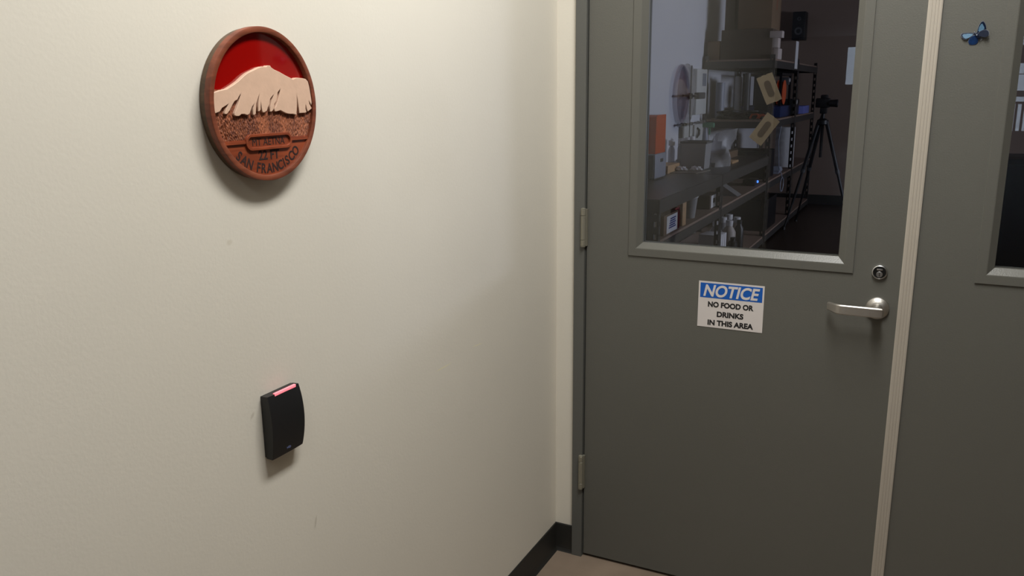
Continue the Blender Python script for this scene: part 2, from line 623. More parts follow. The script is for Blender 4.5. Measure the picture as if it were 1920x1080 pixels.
# ------------------------------------------------------------------ notice sign
sg = thing('notice_sign', 'white and blue notice sign forbidding food and drinks on the grey door', 'sign', (0.549, 0, 0.919))
SX0, SX1, SZ0, SZ1 = 0.4555, 0.643, 0.8505, 0.988
keep(box('panel', SX0, SX1, -0.0012, -0.0001, SZ0, SZ1, WHITEP), sg)
bl = keep(box('header_band', 0.4605, 0.638, -0.0016, -0.0010, 0.9395, 0.9832, BLUEP), sg)
bl['label'] = 'blue header band'
text_mesh('notice_lettering', 'NOTICE', 0.0475, WHITEP, frame_door(0.5503, -0.0018, 0.9612), sg, bold=0.0013, shear=0.22, width=0.161)['label'] = 'white italic word NOTICE'
for s, xc, zc, w in (('NO FOOD OR', 0.5500, 0.9205, 0.131), ('DRINKS', 0.5500, 0.8923, 0.0765), ('IN THIS AREA', 0.5515, 0.8655, 0.1315)):
    text_mesh('message_lettering', s, 0.0212, BLACKP, frame_door(xc, -0.0014, zc), sg, bold=0.00095, width=w)

# ------------------------------------------------------------------ card reader
rd = thing('card_reader', 'black card reader with a lit pink bar on the off-white wall', 'card reader', (0, -1.2835, 0.948))
RY0, RY1, RZ0, RZ1 = -1.3245, -1.2425, 0.888, 1.0085
keep(box('back_plate', 0.0, 0.005, RY0 + 0.001, RY1 - 0.001, RZ0 + 0.002, RZ1 - 0.001, BLACKPL, bev=0.001), rd)
bm = bmesh.new()
nz, ny = 20, 8
grid = []
for i in range(nz + 1):
    t = i / nz
    z = RZ0 + (RZ1 - RZ0) * t
    bow = 0.0178 + 0.0065 * (1 - (2 * t - 1) ** 2)
    row = []
    edge = 0.0035 * (1 - (2 * t - 1) ** 2)
    for j in range(ny + 1):
        s = j / ny
        y = (RY0 - edge * 0.15) + (RY1 + edge - RY0 + edge * 0.15) * s
        row.append(bm.verts.new((bow + 0.0012 * (1 - (2 * s - 1) ** 4), y, z)))
    grid.append(row)
for i in range(nz):
    for j in range(ny):
        bm.faces.new((grid[i][j], grid[i][j + 1], grid[i + 1][j + 1], grid[i + 1][j]))
# sides back to the wall plate (slightly tapered)
loop = [grid[0][j] for j in range(ny + 1)] + [grid[i][ny] for i in range(1, nz + 1)] + [grid[nz][j] for j in range(ny - 1, -1, -1)] + [grid[i][0] for i in range(nz - 1, 0, -1)]
back = []
cy, cz = (RY0 + RY1) / 2, (RZ0 + RZ1) / 2
for v in loop:
    back.append(bm.verts.new((0.004, cy + (min(max(v.co.y, RY0), RY1) - cy) * 1.0, cz + (v.co.z - cz) * 0.985)))
for i in range(len(loop)):
    j = (i + 1) % len(loop)
    bm.faces.new((loop[i], loop[j], back[j], back[i]))
bm.faces.new(back)
bmesh.ops.recalc_face_normals(bm, faces=bm.faces[:])
keep(link('cover', bm, BLACKPL, smooth=True), rd)
LED = mat('led_bar', (250, 150, 160), rough=0.4, emit=(255, 120, 135), estr=0.62)
o = keep(box('light_bar', 0.0150, 0.0197, -1.3075, -1.2515, 1.0046, 1.0100, LED, bev=0.0005), rd)
o['label'] = 'glowing pink light bar'
LOGO = mat('logo_print', (92, 100, 135), rough=0.5)
text_mesh('logo', 'HID', 0.0055, LOGO, frame_left(0.0214, -1.2835, 0.8985), rd, bold=0.0002, width=0.0105)

# ------------------------------------------------------------------ round wooden plaque
PY, PZ, PR = -1.2765, 1.5138, 0.1263
pq = thing('wall_plaque', 'round carved wooden plaque of a snowy mountain under a red sky', 'plaque', (0, PY, PZ))


def pl(u, v, d):   # plaque space, unit radius, d metres off the wall; relative to the plaque's empty
    return (d, u * PR, v * PR)


def wood(name, c1, c2, rough=0.45, scale=14):
    m = bpy.data.materials.new(name)
    m.use_nodes = True
    nt = m.node_tree
    b = nt.nodes['Principled BSDF']
    tc = nt.nodes.new('ShaderNodeTexCoord')
    mp = nt.nodes.new('ShaderNodeMapping')
    mp.inputs['Scale'].default_value = (30, 9, 70)
    mp.inputs['Rotation'].default_value = (0.08, 0, 0)
    n = nt.nodes.new('ShaderNodeTexNoise')
    n.inputs['Scale'].default_value = scale / 10
    n.inputs['Detail'].default_value = 7
    n.inputs['Distortion'].default_value = 0.6
    cr = nt.nodes.new('ShaderNodeValToRGB')
    cr.color_ramp.elements[0].position = 0.3
    cr.color_ramp.elements[0].color = rgb(*c1)
    cr.color_ramp.elements[1].position = 0.72
    cr.color_ramp.elements[1].color = rgb(*c2)
    nt.links.new(tc.outputs['Object'], mp.inputs[0])
    nt.links.new(mp.outputs[0], n.inputs['Vector'])
    nt.links.new(n.outputs['Fac'], cr.inputs[0])
    nt.links.new(cr.outputs[0], b.inputs['Base Color'])
    b.inputs['Roughness'].default_value = rough
    bp = nt.nodes.new('ShaderNodeBump')
    bp.inputs['Strength'].default_value = 0.2
    bp.inputs['Distance'].default_value = 0.001
    nt.links.new(n.outputs['Fac'], bp.inputs['Height'])
    nt.links.new(bp.outputs[0], b.inputs['Normal'])
    return m


WOOD = wood('plaque_wood', (108, 46, 23), (146, 69, 38))
WOODRIM = wood('plaque_rim_wood', (98, 49, 31), (136, 72, 48))
WOODBACK = wood('plaque_back_wood', (72, 56, 40), (98, 76, 54))
REDL = mat('red_lacquer', (138, 9, 6), rough=0.06, coat=0.6)
SNOWM = mat('snow_paint', (208, 174, 150), rough=0.5, var=0.05, vscale=40, bump=0.15, bscale=120)
BURNT = mat('burnt_letters', (36, 12, 8), rough=0.8)

RO, RI = 1.0, 0.925
lathe('backing', [(0.90, 0.0), (0.985, 0.001), (0.985, 0.0125), (0.97, 0.013)], WOODBACK, None, axis='X', n=96).name = 'backing'
bk = bpy.data.objects['backing']
for v in bk.data.vertices:
    v.co.y *= PR
    v.co.z *= PR
bk.parent = pq
bm = bmesh.new()
prof = [(RI, 0.0090), (RO - 0.012, 0.0122), (RO, 0.0132), (RO, 0.0230), (RO - 0.005, 0.0240), (RO - 0.012, 0.0243), (RI + 0.008, 0.0243), (RI, 0.0237), (RI, 0.0090)]
add_lathe(bm, prof, 'X', n=128, cap=False)
bmesh.ops.remove_doubles(bm, verts=bm.verts[:], dist=1e-6)
for v in bm.verts:
    v.co.y *= PR
    v.co.z *= PR
bmesh.ops.recalc_face_normals(bm, faces=bm.faces[:])
link('rim', bm, WOODRIM, pq, smooth=True)


def chord_poly(v0, v1, R, n=24):
    """part of the disc of radius R between heights v0 < v1"""
    pts = []
    for i in range(n + 1):
        v = v0 + (v1 - v0) * i / n
        pts.append((math.sqrt(max(R * R - v * v, 0)), v))
    for i in range(n, -1, -1):
        v = v0 + (v1 - v0) * i / n
        pts.append((-math.sqrt(max(R * R - v * v, 0)), v))
    out = []
    for p in pts:
        if not out or (abs(p[0] - out[-1][0]) + abs(p[1] - out[-1][1])) > 1e-6:
            out.append(p)
    return out


o = prism('sky_panel', chord_poly(-0.2, RI - 0.0002, RI + 0.002, 40), pl, 0.0085, 0.0152, REDL, pq)
o['label'] = 'glossy red sky panel'
prism('lower_field', chord_poly(-RI + 0.0002, -0.44, RI + 0.002, 40), pl, 0.0085, 0.0186, WOOD, pq)
# carved forest: a relief grid of upright gouges
bm = bmesh.new()
nu, nv = 190, 60
FV0, FV1 = -0.485, 0.2
rows = []
rnd = random.Random(3)
gouge = [[rnd.random() for _ in range(nu + 1)] for _ in range(nv + 1)]
for i in range(nv + 1):
    v = FV0 + (FV1 - FV0) * i / nv
    e = math.sqrt((RI + 0.002) ** 2 - v * v)
    row = []
    for j in range(nu + 1):
        u = -e + 2 * e * j / nu
        g = (gouge[i][j] + gouge[max(i - 1, 0)][j] * 0.8 + gouge[min(i + 1, nv)][j] * 0.8) / 2.6
        smooth_patch = 0.5 + 0.5 * math.sin(u * 9.0 + 1.3) * math.sin(u * 4.1 + v * 3)
        amp = 0.0034 * (0.55 + 0.45 * smooth_patch)
        row.append(bm.verts.new(pl(u, v, 0.0178 + (g - 0.5) * amp)))
    rows.append(row)
for i in range(nv):
    for j in range(nu):
        bm.faces.new((rows[i][j], rows[i][j + 1], rows[i + 1][j + 1], rows[i + 1][j]))
loop = rows[0] + [r[-1] for r in rows[1:]] + rows[-1][-2::-1] + [r[0] for r in rows[-2:0:-1]]
bk2 = [bm.verts.new((0.0088, v.co.y, v.co.z)) for v in loop]
for i in range(len(loop)):
    j = (i + 1) % len(loop)
    bm.faces.new((loop[i], loop[j], bk2[j], bk2[i]))
bm.faces.new(bk2)
bmesh.ops.recalc_face_normals(bm, faces=bm.faces[:])
m = bpy.data.materials.new('carved_wood')
m.use_nodes = True
nt = m.node_tree
b = nt.nodes['Principled BSDF']
b.inputs['Roughness'].default_value = 0.7
tc = nt.nodes.new('ShaderNodeTexCoord')
mp = nt.nodes.new('ShaderNodeMapping')
mp.inputs['Scale'].default_value = (60, 420, 150)
n1 = nt.nodes.new('ShaderNodeTexNoise')
n1.inputs['Scale'].default_value = 1.0
n1.inputs['Detail'].default_value = 3
mp2 = nt.nodes.new('ShaderNodeMapping')
mp2.inputs['Scale'].default_value = (1, 40, 8)
n2 = nt.nodes.new('ShaderNodeTexNoise')
n2.inputs['Scale'].default_value = 1.0
add = nt.nodes.new('ShaderNodeMath')
add.operation = 'MULTIPLY_ADD'
add.inputs[1].default_value = 0.7
cr = nt.nodes.new('ShaderNodeValToRGB')
cr.color_ramp.elements[0].position = 0.70
cr.color_ramp.elements[0].color = rgb(92, 44, 25)
cr.color_ramp.elements[1].position = 1.0
cr.color_ramp.elements[1].color = rgb(160, 92, 57)
nt.links.new(tc.outputs['Object'], mp.inputs[0])
nt.links.new(tc.outputs['Object'], mp2.inputs[0])
nt.links.new(mp.outputs[0], n1.inputs['Vector'])
nt.links.new(mp2.outputs[0], n2.inputs['Vector'])
nt.links.new(n2.outputs['Fac'], add.inputs[0])
nt.links.new(n1.outputs['Fac'], add.inputs[2])
nt.links.new(add.outputs[0], cr.inputs[0])
nt.links.new(cr.outputs[0], b.inputs['Base Color'])
o = link('carved_forest', bm, m, pq)
o['label'] = 'rough carved forest band'

SNOW = [(-0.864, 0.152), (-0.841, 0.167), (-0.738, 0.191), (-0.627, 0.207), (-0.516, 0.255), (-0.421, 0.302), (-0.31, 0.373), (-0.247, 0.405), (-0.16, 0.437), (-0.088, 0.46), (-0.049, 0.476), (0.022, 0.492), (0.102, 0.492), (0.125, 0.508), (0.181, 0.508), (0.204, 0.484), (0.252, 0.46), (0.355, 0.429), (0.458, 0.389), (0.553, 0.357), (0.616, 0.334), (0.679, 0.357), (0.711, 0.357), (0.822, 0.35), (0.877, 0.342), (0.925, 0.31), (0.949, 0.231), (0.964, 0.128), (0.98, 0.017), (0.964, -0.023), (0.917, 0.049), (0.925, 0.001), (0.972, -0.062), (0.964, -0.07), (0.877, -0.11), (0.862, -0.07), (0.845, 0.0), (0.838, -0.062), (0.854, -0.118), (0.806, -0.125), (0.695, -0.125), (0.690, 0.001), (0.684, 0.057), (0.672, 0.136), (0.668, 0.049), (0.660, -0.03), (0.64, -0.149), (0.569, -0.133), (0.513, -0.133), (0.45, -0.125), (0.379, -0.102), (0.323, -0.078), (0.276, -0.086), (0.228, -0.094), (0.204, -0.086), (0.212, -0.046), (0.236, -0.023), (0.276, 0.041), (0.315, 0.12), (0.347, 0.207), (0.292, 0.16), (0.276, 0.104), (0.26, 0.057), (0.212, 0.009), (0.197, -0.038), (0.173, -0.078), (0.141, -0.094), (0.109, -0.086), (0.133, -0.015), (0.173, 0.065), (0.212, 0.136), (0.141, 0.08), (0.117, 0.009), (0.078, -0.038), (0.062, -0.078), (-0.001, -0.102), (-0.033, -0.086), (-0.038, -0.015), (-0.041, 0.057), (-0.057, -0.062), (-0.088, -0.086), (-0.112, -0.078), (-0.094, 0.001), (-0.081, 0.065), (-0.057, 0.144), (-0.095, 0.08), (-0.13, 0.017), (-0.142, -0.054), (-0.152, -0.11), (-0.191, -0.133), (-0.207, -0.11), (-0.191, -0.03), (-0.168, 0.017), (-0.205, -0.015), (-0.237, -0.062), (-0.263, -0.11), (-0.31, -0.125), (-0.358, -0.11), (-0.413, -0.11), (-0.453, -0.133), (-0.5, -0.133), (-0.54, -0.118), (-0.524, -0.086), (-0.484, -0.03), (-0.437, 0.049), (-0.389, 0.152), (-0.429, 0.112), (-0.461, 0.072), (-0.508, 0.057), (-0.548, 0.017), (-0.603, -0.054), (-0.658, -0.102), (-0.698, -0.102), (-0.698, -0.086), (-0.658, -0.03), (-0.619, 0.025), (-0.666, 0.001), (-0.73, -0.023), (-0.777, -0.07), (-0.841, -0.086), (-0.872, -0.086), (-0.872, 0.001)]


def curve_solid(name, loops, material, parent, d0, d1, bev, to_world=None):
    """2-d loops (metres) -> bevelled solid facing +x in the parent's space between depths d0 and d1"""
    cu = bpy.data.curves.new(name, 'CURVE')
    cu.dimensions = '2D'
    cu.fill_mode = 'BOTH'
    for pts in loops:
        sp = cu.splines.new('POLY')
        sp.points.add(len(pts) - 1)
        for p, (u, v) in zip(sp.points, pts):
            p.co = (u, v, 0, 1)
        sp.use_cyclic_u = True
    cu.extrude = (d1 - d0) / 2 - bev
    cu.bevel_depth = bev
    cu.bevel_resolution = 2
    cu.offset = -bev
    t = bpy.data.objects.new(name + '_curve', cu)
    C.objects.link(t)
    dg = bpy.context.evaluated_depsgraph_get()
    me = bpy.data.meshes.new_from_object(t.evaluated_get(dg))
    bpy.data.objects.remove(t)
    me.name = name
    me.transform(Matrix(((0, 0, 1, (d0 + d1) / 2), (1, 0, 0, 0), (0, 1, 0, 0), (0, 0, 0, 1))))
    me.materials.clear()
    me.materials.append(material)
    o = bpy.data.objects.new(name, me)
    C.objects.link(o)
    o.parent = parent
    return o


sn = []
for (u, v) in SNOW:
    u -= 0.055
    r = math.hypot(u, v)
    if r > RI:
        u, v = u * RI / r, v * RI / r
    sn.append((u * PR, v * PR))
o = curve_solid('snow_cap', [sn], SNOWM, pq, 0.013, 0.0225, 0.0009)
o['label'] = 'cream carved snow cap'
# ridge bar and cartouche
for (u0, u1) in ((-0.802, -0.42), (0.46, 0.802)):
    prism('ridge_bar', [(u0, -0.492), (u1, -0.492), (u1, -0.455), (u0, -0.455)], pl, 0.0150, 0.0215, WOOD, pq, bev=0.0004)


def stadium(cu_, cv, hw, hh_, n=14):
    pts = []
    for k in range(n + 1):
        a = -PI / 2 + PI * k / n
        pts.append((cu_ + hw - hh_ + hh_ * math.cos(a), cv + hh_ * math.sin(a)))
    for k in range(n + 1):
        a = PI / 2 + PI * k / n
        pts.append((cu_ - hw + hh_ + hh_ * math.cos(a), cv + hh_ * math.sin(a)))
    return [(u * PR, v * PR) for u, v in pts]


CU, CV = 0.020, -0.478
curve_solid('cartouche_border', [stadium(CU, CV, 0.44, 0.105), stadium(CU, CV, 0.405, 0.070)], WOOD, pq, 0.0150, 0.0222, 0.0004)
curve_solid('cartouche_field', [stadium(CU, CV, 0.41, 0.075)], WOOD, pq, 0.0150, 0.0190, 0.0001)
text_mesh('carved_lettering', 'MT AETNA', 0.0175, BURNT, frame_left(0.01905, PY + CU * PR, PZ + CV * PR), pq, bold=0.0, width=0.078)
text_mesh('carved_lettering', '22 FT', 0.0215, BURNT, frame_left(0.0187, PY + 0.012 * PR, PZ - 0.655 * PR), pq, bold=0.00045, width=0.050)
S = 'SAN FRANCISCO'
wd = {'S': 0.95, 'A': 1.1, 'N': 1.08, ' ': 0.62, 'F': 0.92, 'R': 1.0, 'C': 1.05, 'I': 0.48, 'O': 1.15}
tot = sum(wd[c] for c in S)
ang0, ang1 = math.radians(-43.5), math.radians(44.5)
acc = 0
for c in S:
    a = ang0 + (ang1 - ang0) * (acc + wd[c] / 2) / tot
    acc += wd[c]
    if c == ' ':
        continue
    rr = 0.835 * PR
    text_mesh('carved_letter', c, 0.0228, BURNT, frame_left(0.0187, PY + rr * math.sin(a), PZ - rr * math.cos(a), a), pq, bold=0.00045, xscale=0.86)

# ------------------------------------------------------------------ butterfly
bf = thing('butterfly_ornament', 'small blue butterfly ornament stuck on the grey door leaf', 'ornament', (1.1005, 0, 1.6545))
WDARK = mat('butterfly_dark', (10, 22, 44), rough=0.35, var=0.25, vscale=300)
WBLUE = mat('butterfly_navy', (14, 44, 86), rough=0.35, var=0.3, vscale=220)
WPALE = mat('butterfly_pale', (82, 116, 142), rough=0.4, var=0.15, vscale=300, bump=0.3, bscale=500)
WEDGE = mat('butterfly_edge', (128, 134, 148), rough=0.5)


def wing(outline, tilt_axis, tilt, inner=None, main=WDARK, y0=-0.004):
    """outline in (x, z) metres from the body; thin shell raised from the door, hinged along an axis through the body"""
    def place(bm):
        bmesh.ops.rotate(bm, verts=bm.verts[:], cent=(0, y0, 0), matrix=Matrix.Rotation(tilt, 3, Vector(tilt_axis)))
    bm = bmesh.new()
    add_prism(bm, outline, lambda u, v, d: (u, d, v), y0 - 0.0005, y0 + 0.0005)
    place(bm)
    w = link('wing', bm, main, bf)
    bm = bmesh.new()
    cx_ = sum(p[0] for p in outline) / len(outline)
    cz_ = sum(p[1] for p in outline) / len(outline)
    add_prism(bm, [(cx_ + (p[0] - cx_) * 1.045, cz_ + (p[1] - cz_) * 1.045) for p in outline], lambda u, v, d: (u, d, v), y0 + 0.0004, y0 + 0.0010)
    place(bm)
    link('wing_edge', bm, WEDGE, w)
    if inner:
        bm = bmesh.new()
        add_prism(bm, inner, lambda u, v, d: (u, d, v), y0 - 0.0009, y0 - 0.0004)
        place(bm)
        link('wing_patch', bm, WPALE, w)


# large upper wing (pointing up right), large side wing (pointing left), two rounded hind wings
wing([(0.000, 0.003), (0.001, 0.013), (0.003, 0.022), (0.0065, 0.029), (0.0105, 0.031), (0.014, 0.027), (0.0175, 0.020), (0.0185, 0.015), (0.016, 0.009), (0.008, 0.004)], (0.5, 0, 1), 0.15,
     [(0.002, 0.009), (0.0035, 0.018), (0.007, 0.025), (0.0095, 0.025), (0.0125, 0.020), (0.0148, 0.0145), (0.0125, 0.0095), (0.006, 0.0065)])
wing([(-0.002, 0.003), (-0.012, 0.0055), (-0.024, 0.0055), (-0.0315, 0.0045), (-0.034, 0.001), (-0.031, -0.005), (-0.0265, -0.010), (-0.021, -0.0105), (-0.012, -0.006), (-0.004, -0.002)], (1, 0, 0.2), -0.12,
     [(-0.008, 0.0025), (-0.018, 0.0035), (-0.028, 0.0025), (-0.0305, -0.0005), (-0.0275, -0.0055), (-0.022, -0.0085), (-0.016, -0.006), (-0.009, -0.0015)])
wing([(0.001, 0.001), (0.006, 0.0075), (0.012, 0.0105), (0.0195, 0.0105), (0.0245, 0.007), (0.026, 0.001), (0.0245, -0.004), (0.019, -0.0065), (0.012, -0.005), (0.004, -0.003)], (0, 0, 1), -0.2, y0=-0.0055)
wing([(-0.001, 0.000), (-0.009, -0.003), (-0.0145, -0.009), (-0.0165, -0.015), (-0.0135, -0.022), (-0.008, -0.0235), (0.000, -0.0225), (0.004, -0.017), (0.0045, -0.009), (0.003, -0.002)], (1, 0, 0), 0.2, main=WBLUE, y0=-0.0055)
tube('body', [(-0.006, -0.007, 0.0075), (-0.002, -0.0085, 0.002), (0.003, -0.008, -0.004), (0.0085, -0.006, -0.010)], [0.0012, 0.0022, 0.0024, 0.0008], WDARK, bf, n=10)
lathe('bead', [(0.0005, -0.0105), (0.0018, -0.0098), (0.0018, -0.008)], WEDGE, bf, axis='Y', at=(0, -0.0005, -0.0005), n=12)
tube('antenna', [(0.006, -0.002, -0.0085), (0.010, -0.003, -0.0075), (0.0125, -0.003, -0.010), (0.010, -0.003, -0.013)], 0.0005, WEDGE, bf, n=6)

# ------------------------------------------------------------------ structure: lab behind the door
LX, LY0, LY1, LC, LR = -1.10, 0.14, 9.62, 3.3, 4.6
struct(box('floor_lab', LX - 0.2, LR + 0.2, 0.06, LY1 + 0.2, -0.1, -0.0005, LABFLOOR), 'dark floor of the lab behind the door window', 'floor')
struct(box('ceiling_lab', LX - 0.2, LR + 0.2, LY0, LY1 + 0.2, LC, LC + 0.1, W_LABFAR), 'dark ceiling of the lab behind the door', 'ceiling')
struct(box('wall_lab_left', LX - 0.15, LX, LY0, LY1, 0, LC, W_LAB), 'pale lab wall behind the shelves, seen through the door window', 'wall')
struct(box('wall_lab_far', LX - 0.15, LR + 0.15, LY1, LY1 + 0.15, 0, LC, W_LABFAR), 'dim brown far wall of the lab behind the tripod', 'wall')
struct(box('wall_lab_front', -1.3, 6.2, 0.0, 0.14, HC, LC, W_LAB), 'wall above the door on the lab side', 'wall')
bm = bmesh.new()
add_box(bm, LR, LR + 0.15, LY0, 4.3, 0, LC)
add_box(bm, LR, LR + 0.15, 6.3, LY1, 0, LC)
add_box(bm, LR, LR + 0.15, 4.3, 6.3, 0, 1.5)
add_box(bm, LR, LR + 0.15, 4.3, 6.3, 2.2, LC)
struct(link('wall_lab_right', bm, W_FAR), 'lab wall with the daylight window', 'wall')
struct(box('baseboard_lab', LX, LR, LY1 - 0.01, LY1, 0.0, 0.13, BLACKRUB), 'black baseboard along the far lab wall', 'baseboard')

# ------------------------------------------------------------------ lab shelving
SF, SB = -0.40, -1.075


def punched_post(name, x, y, h, sx, sy, parent):
    """angle iron with keyhole slots: two flanges of rails and rungs"""
    bm = bmesh.new()
    w, t = 0.042, 0.003
    pitch = 0.076
    for fl in (0, 1):
        def put(a0, a1, z0, z1):
            if fl == 0:
                xs_ = sorted((x + sx * a0, x + sx * a1))
                ys_ = sorted((y, y + sy * t))
            else:
                xs_ = sorted((x, x + sx * t))
                ys_ = sorted((y + sy * a0, y + sy * a1))
            add_box(bm, xs_[0], xs_[1], ys_[0], ys_[1], z0, z1)
        put(0, 0.013, 0, h)
        put(0.028, w, 0, h)
        z = 0.0
        while z < h - 0.02:
            put(0.013, 0.028, z, min(z + 0.044, h))
            z += pitch
    o = link(name, bm, SHELFM)
    return keep(o, parent)


def shelving(label, y0, y1, levels, top, grp, kind='shelving_unit', cat='shelving'):
    t = thing(kind, label, cat, ((SF + SB) / 2, (y0 + y1) / 2, 0), grp)
    for (x, sx) in ((SF, -1), (SB, 1)):
        for (y, sy) in ((y0, 1), (y1, -1)):
            punched_post('post', x, y, top, sx, sy, t)
    for (z, bh, deck) in levels:
        bm = bmesh.new()
        bt = z - 0.016 if deck is DECK else z - 0.003
        add_box(bm, SF - 0.02, SF + 0.003, y0 + 0.002, y1 - 0.002, z - bh, bt)
        add_box(bm, SB - 0.003, SB + 0.02, y0 + 0.002, y1 - 0.002, z - bh, bt)
        add_box(bm, SB + 0.02, SF - 0.02, y0 - 0.003, y0 + 0.02, z - bh, bt)
        add_box(bm, SB + 0.02, SF - 0.02, y1 - 0.02, y1 + 0.001, z - bh, bt)
        keep(link('shelf_beam', bm, SHELFM), t)
        keep(box('shelf_board', SB + 0.004, SF - 0.004, y0 + 0.005, y1 - 0.005, z - 0.018, z, deck), t)
    return t


G = 'steel shelving in the lab'
shelving('nearest dark steel workbench carrying the orange printer, behind the door window', 2.46, 4.13, [(0.895, 0.085, BENCHTOP), (0.64, 0.075, DECK), (0.10, 0.07, DECK)], 0.89, G, 'workbench', 'workbench')
shelving('second dark steel workbench between the nearest bench and the tall shelves', 4.14, 6.13, [(0.895, 0.085, BENCHTOP), (0.64, 0.075, DECK), (0.10, 0.07, DECK)], 0.89, G, 'workbench', 'workbench')
shelving('tall dark steel shelves with cardboard boxes on top', 6.16, 7.74, [(1.82, 0.085, DECK), (1.24, 0.08, DECK), (0.64, 0.075, DECK), (0.10, 0.07, DECK)], 1.86, G)
shelving('farthest tall dark steel shelves beside the camera tripod', 7.75, 9.40, [(1.82, 0.085, DECK), (1.24, 0.08, DECK), (0.64, 0.075, DECK), (0.10, 0.07, DECK)], 1.86, G)


# ------------------------------------------------------------------ lab things
def carton(name, label, x0, x1, y0, y1, z0, z1, m, cat='box', grp=None, tape=None, cap=None):
    t = thing(name, label, cat, ((x0 + x1) / 2, (y0 + y1) / 2, z0), grp)
    keep(box('carton_body', x0, x1, y0, y1, z0, z1, m, bev=0.003), t)
    yc = (y0 + y1) / 2
    f = keep(box('flap', x0 + 0.002, x1 - 0.002, y0 + 0.002, yc - 0.001, z1 - 0.001, z1 + 0.002, m), t)
    keep(box('flap', x0 + 0.002, x1 - 0.002, yc + 0.001, y1 - 0.002, z1 - 0.001, z1 + 0.002, m), t)
    if tape:
        keep(box('tape', x0 - 0.0006, x1 + 0.0006, yc - 0.025, yc + 0.025, z0 + (z1 - z0) * 0.6, z1 + 0.0026, tape), t)
    return t


TAPE = mat('brown_tape', (150, 118, 84), rough=0.4)
# resin printer with an orange hood
p = thing('resin_printer', 'grey desktop printer with an orange hood on the nearest bench', 'printer', (-0.89, 3.66, 0.895))
keep(box('base', -1.06, -0.745, 3.50, 3.78, 0.905, 1.085, GREYPL, bev=0.012), p)
keep(box('front_panel', -1.045, -0.76, 3.494, 3.502, 0.915, 1.075, DGREYPL), p)
for fx in (-1.03, -0.78):
    keep(box('foot', fx - 0.02, fx + 0.02, 3.53, 3.75, 0.895, 0.907, BLACKPL), p)
bm = bmesh.new()
hp = [(3.52, 1.085), (3.77, 1.085), (3.77, 1.36), (3.56, 1.36), (3.53, 1.345)]
add_prism(bm, hp, lambda u, v, d: (d, u, v), -1.05, -0.755)
h_ = keep(link('hood', bm, ORANGEC), p)
keep(box('resin_tank', -1.00, -0.80, 3.56, 3.75, 1.088, 1.115, BLACKPL), p)
keep(box('lift_column', -0.93, -0.85, 3.70, 3.74, 1.088, 1.33, DGREYPL), p)
keep(box('build_arm', -0.99, -0.80, 3.56, 3.73, 1.25, 1.29, BLACKPL), p)
keep(box('badge', -0.7445, -0.7435, 3.62, 3.69, 1.02, 1.045, BLACKP), p)

# wooden blocks beside the printer
carton('wooden_box', 'small pale wooden box between the orange printer and the clear bin', -0.93, -0.80, 4.02, 4.36, 0.895, 0.955, PALEWOOD)

# row of four white-capped bottles
for k in range(4):
    yb = (4.512, 4.80, 4.985, 5.174)[k]
    xb = -0.915
    t = thing('sample_bottle', 'small clear bottle with a white cap, ' + ('nearest', 'second', 'third', 'farthest')[k] + ' in the row of four behind the bin', 'bottle', (xb, yb, 0.895), 'row of white-capped bottles')
    lathe('bottle_body', [(0.026, 0.0), (0.028, 0.006), (0.028, 0.15), (0.02, 0.175), (0.014, 0.182), (0.014, 0.192)], HAZY, t, n=20)
    lathe('bottle_cap', [(0.025, 0.188), (0.026, 0.192), (0.026, 0.228), (0.023, 0.232)], WPAPER, t, n=20)

# clear bin and translucent bag
t = thing('plastic_bin', 'clear plastic bin on the bench beside the orange printer', 'bin', (-0.70, 4.52, 0.895))
bm = bmesh.new()


def frustum(bm, x0, x1, y0, y1, z0, z1, g, wall=0.004):
    def ring(i, z, k):
        return [bm.verts.new(q) for q in ((x0 - k + i, y0 - k + i, z), (x1 + k - i, y0 - k + i, z), (x1 + k - i, y1 + k - i, z), (x0 - k + i, y1 + k - i, z))]
    R = [ring(0, z0, 0), ring(0, z1, g), ring(wall, z1, g), ring(wall, z0 + wall, 0)]
    for a, b in zip(R, R[1:]):
        for i in range(4):
            bm.faces.new((a[i], a[(i + 1) % 4], b[(i + 1) % 4], b[i]))
    bm.faces.new(R[0])
    bm.faces.new(R[-1])
    bmesh.ops.recalc_face_normals(bm, faces=bm.faces[:])


frustum(bm, -0.80, -0.62, 4.44, 4.62, 0.90, 1.115, 0.012)
keep(link('bin_body', bm, HAZY), t)
bm = bmesh.new()
lite = [(-0.82, -0.60, 4.42, 4.432), (-0.82, -0.60, 4.628, 4.64), (-0.82, -0.808, 4.432, 4.628), (-0.612, -0.60, 4.432, 4.628)]
for a in lite:
    add_box(bm, a[0], a[1], a[2], a[3], 1.108, 1.124)
keep(link('bin_rim', bm, DGREYPL), t)
t = thing('plastic_bag', 'crumpled translucent bag standing behind the clear bin', 'bag', (-0.62, 4.85, 0.895))
bm = bmesh.new()
bag = []
for i in range(9):
    z = 0.895 + 0.29 * i / 8
    row = []
    for k in range(16):
        a = 2 * PI * k / 16
        rr = 0.085 + 0.02 * math.sin(3 * a + i) + 0.03 * (i / 8) ** 2 * math.cos(a - 0.4)
        row.append(bm.verts.new((-0.60 + rr * math.cos(a) + 0.02 * (i / 8) ** 2, 4.86 + rr * 1.2 * math.sin(a), z + (0.03 * math.cos(a) if i == 8 else 0))))
    bag.append(row)
for a, b in zip(bag, bag[1:]):
    for k in range(16):
        bm.faces.new((a[k], a[(k + 1) % 16], b[(k + 1) % 16], b[k]))
bm.faces.new(bag[0])
keep(link('bag_film', bm, HAZY, smooth=True), t)
tag(prism('tray_sheet', [(-0.88, 4.06), (-0.60, 4.12), (-0.56, 4.42), (-0.84, 4.40)], lambda u, v, d: (u, v, d), 0.8952, 0.901, mat('sheet_film', (120, 112, 102), rough=0.4)), 'flat grey sheet lying before the clear bin', 'sheet')
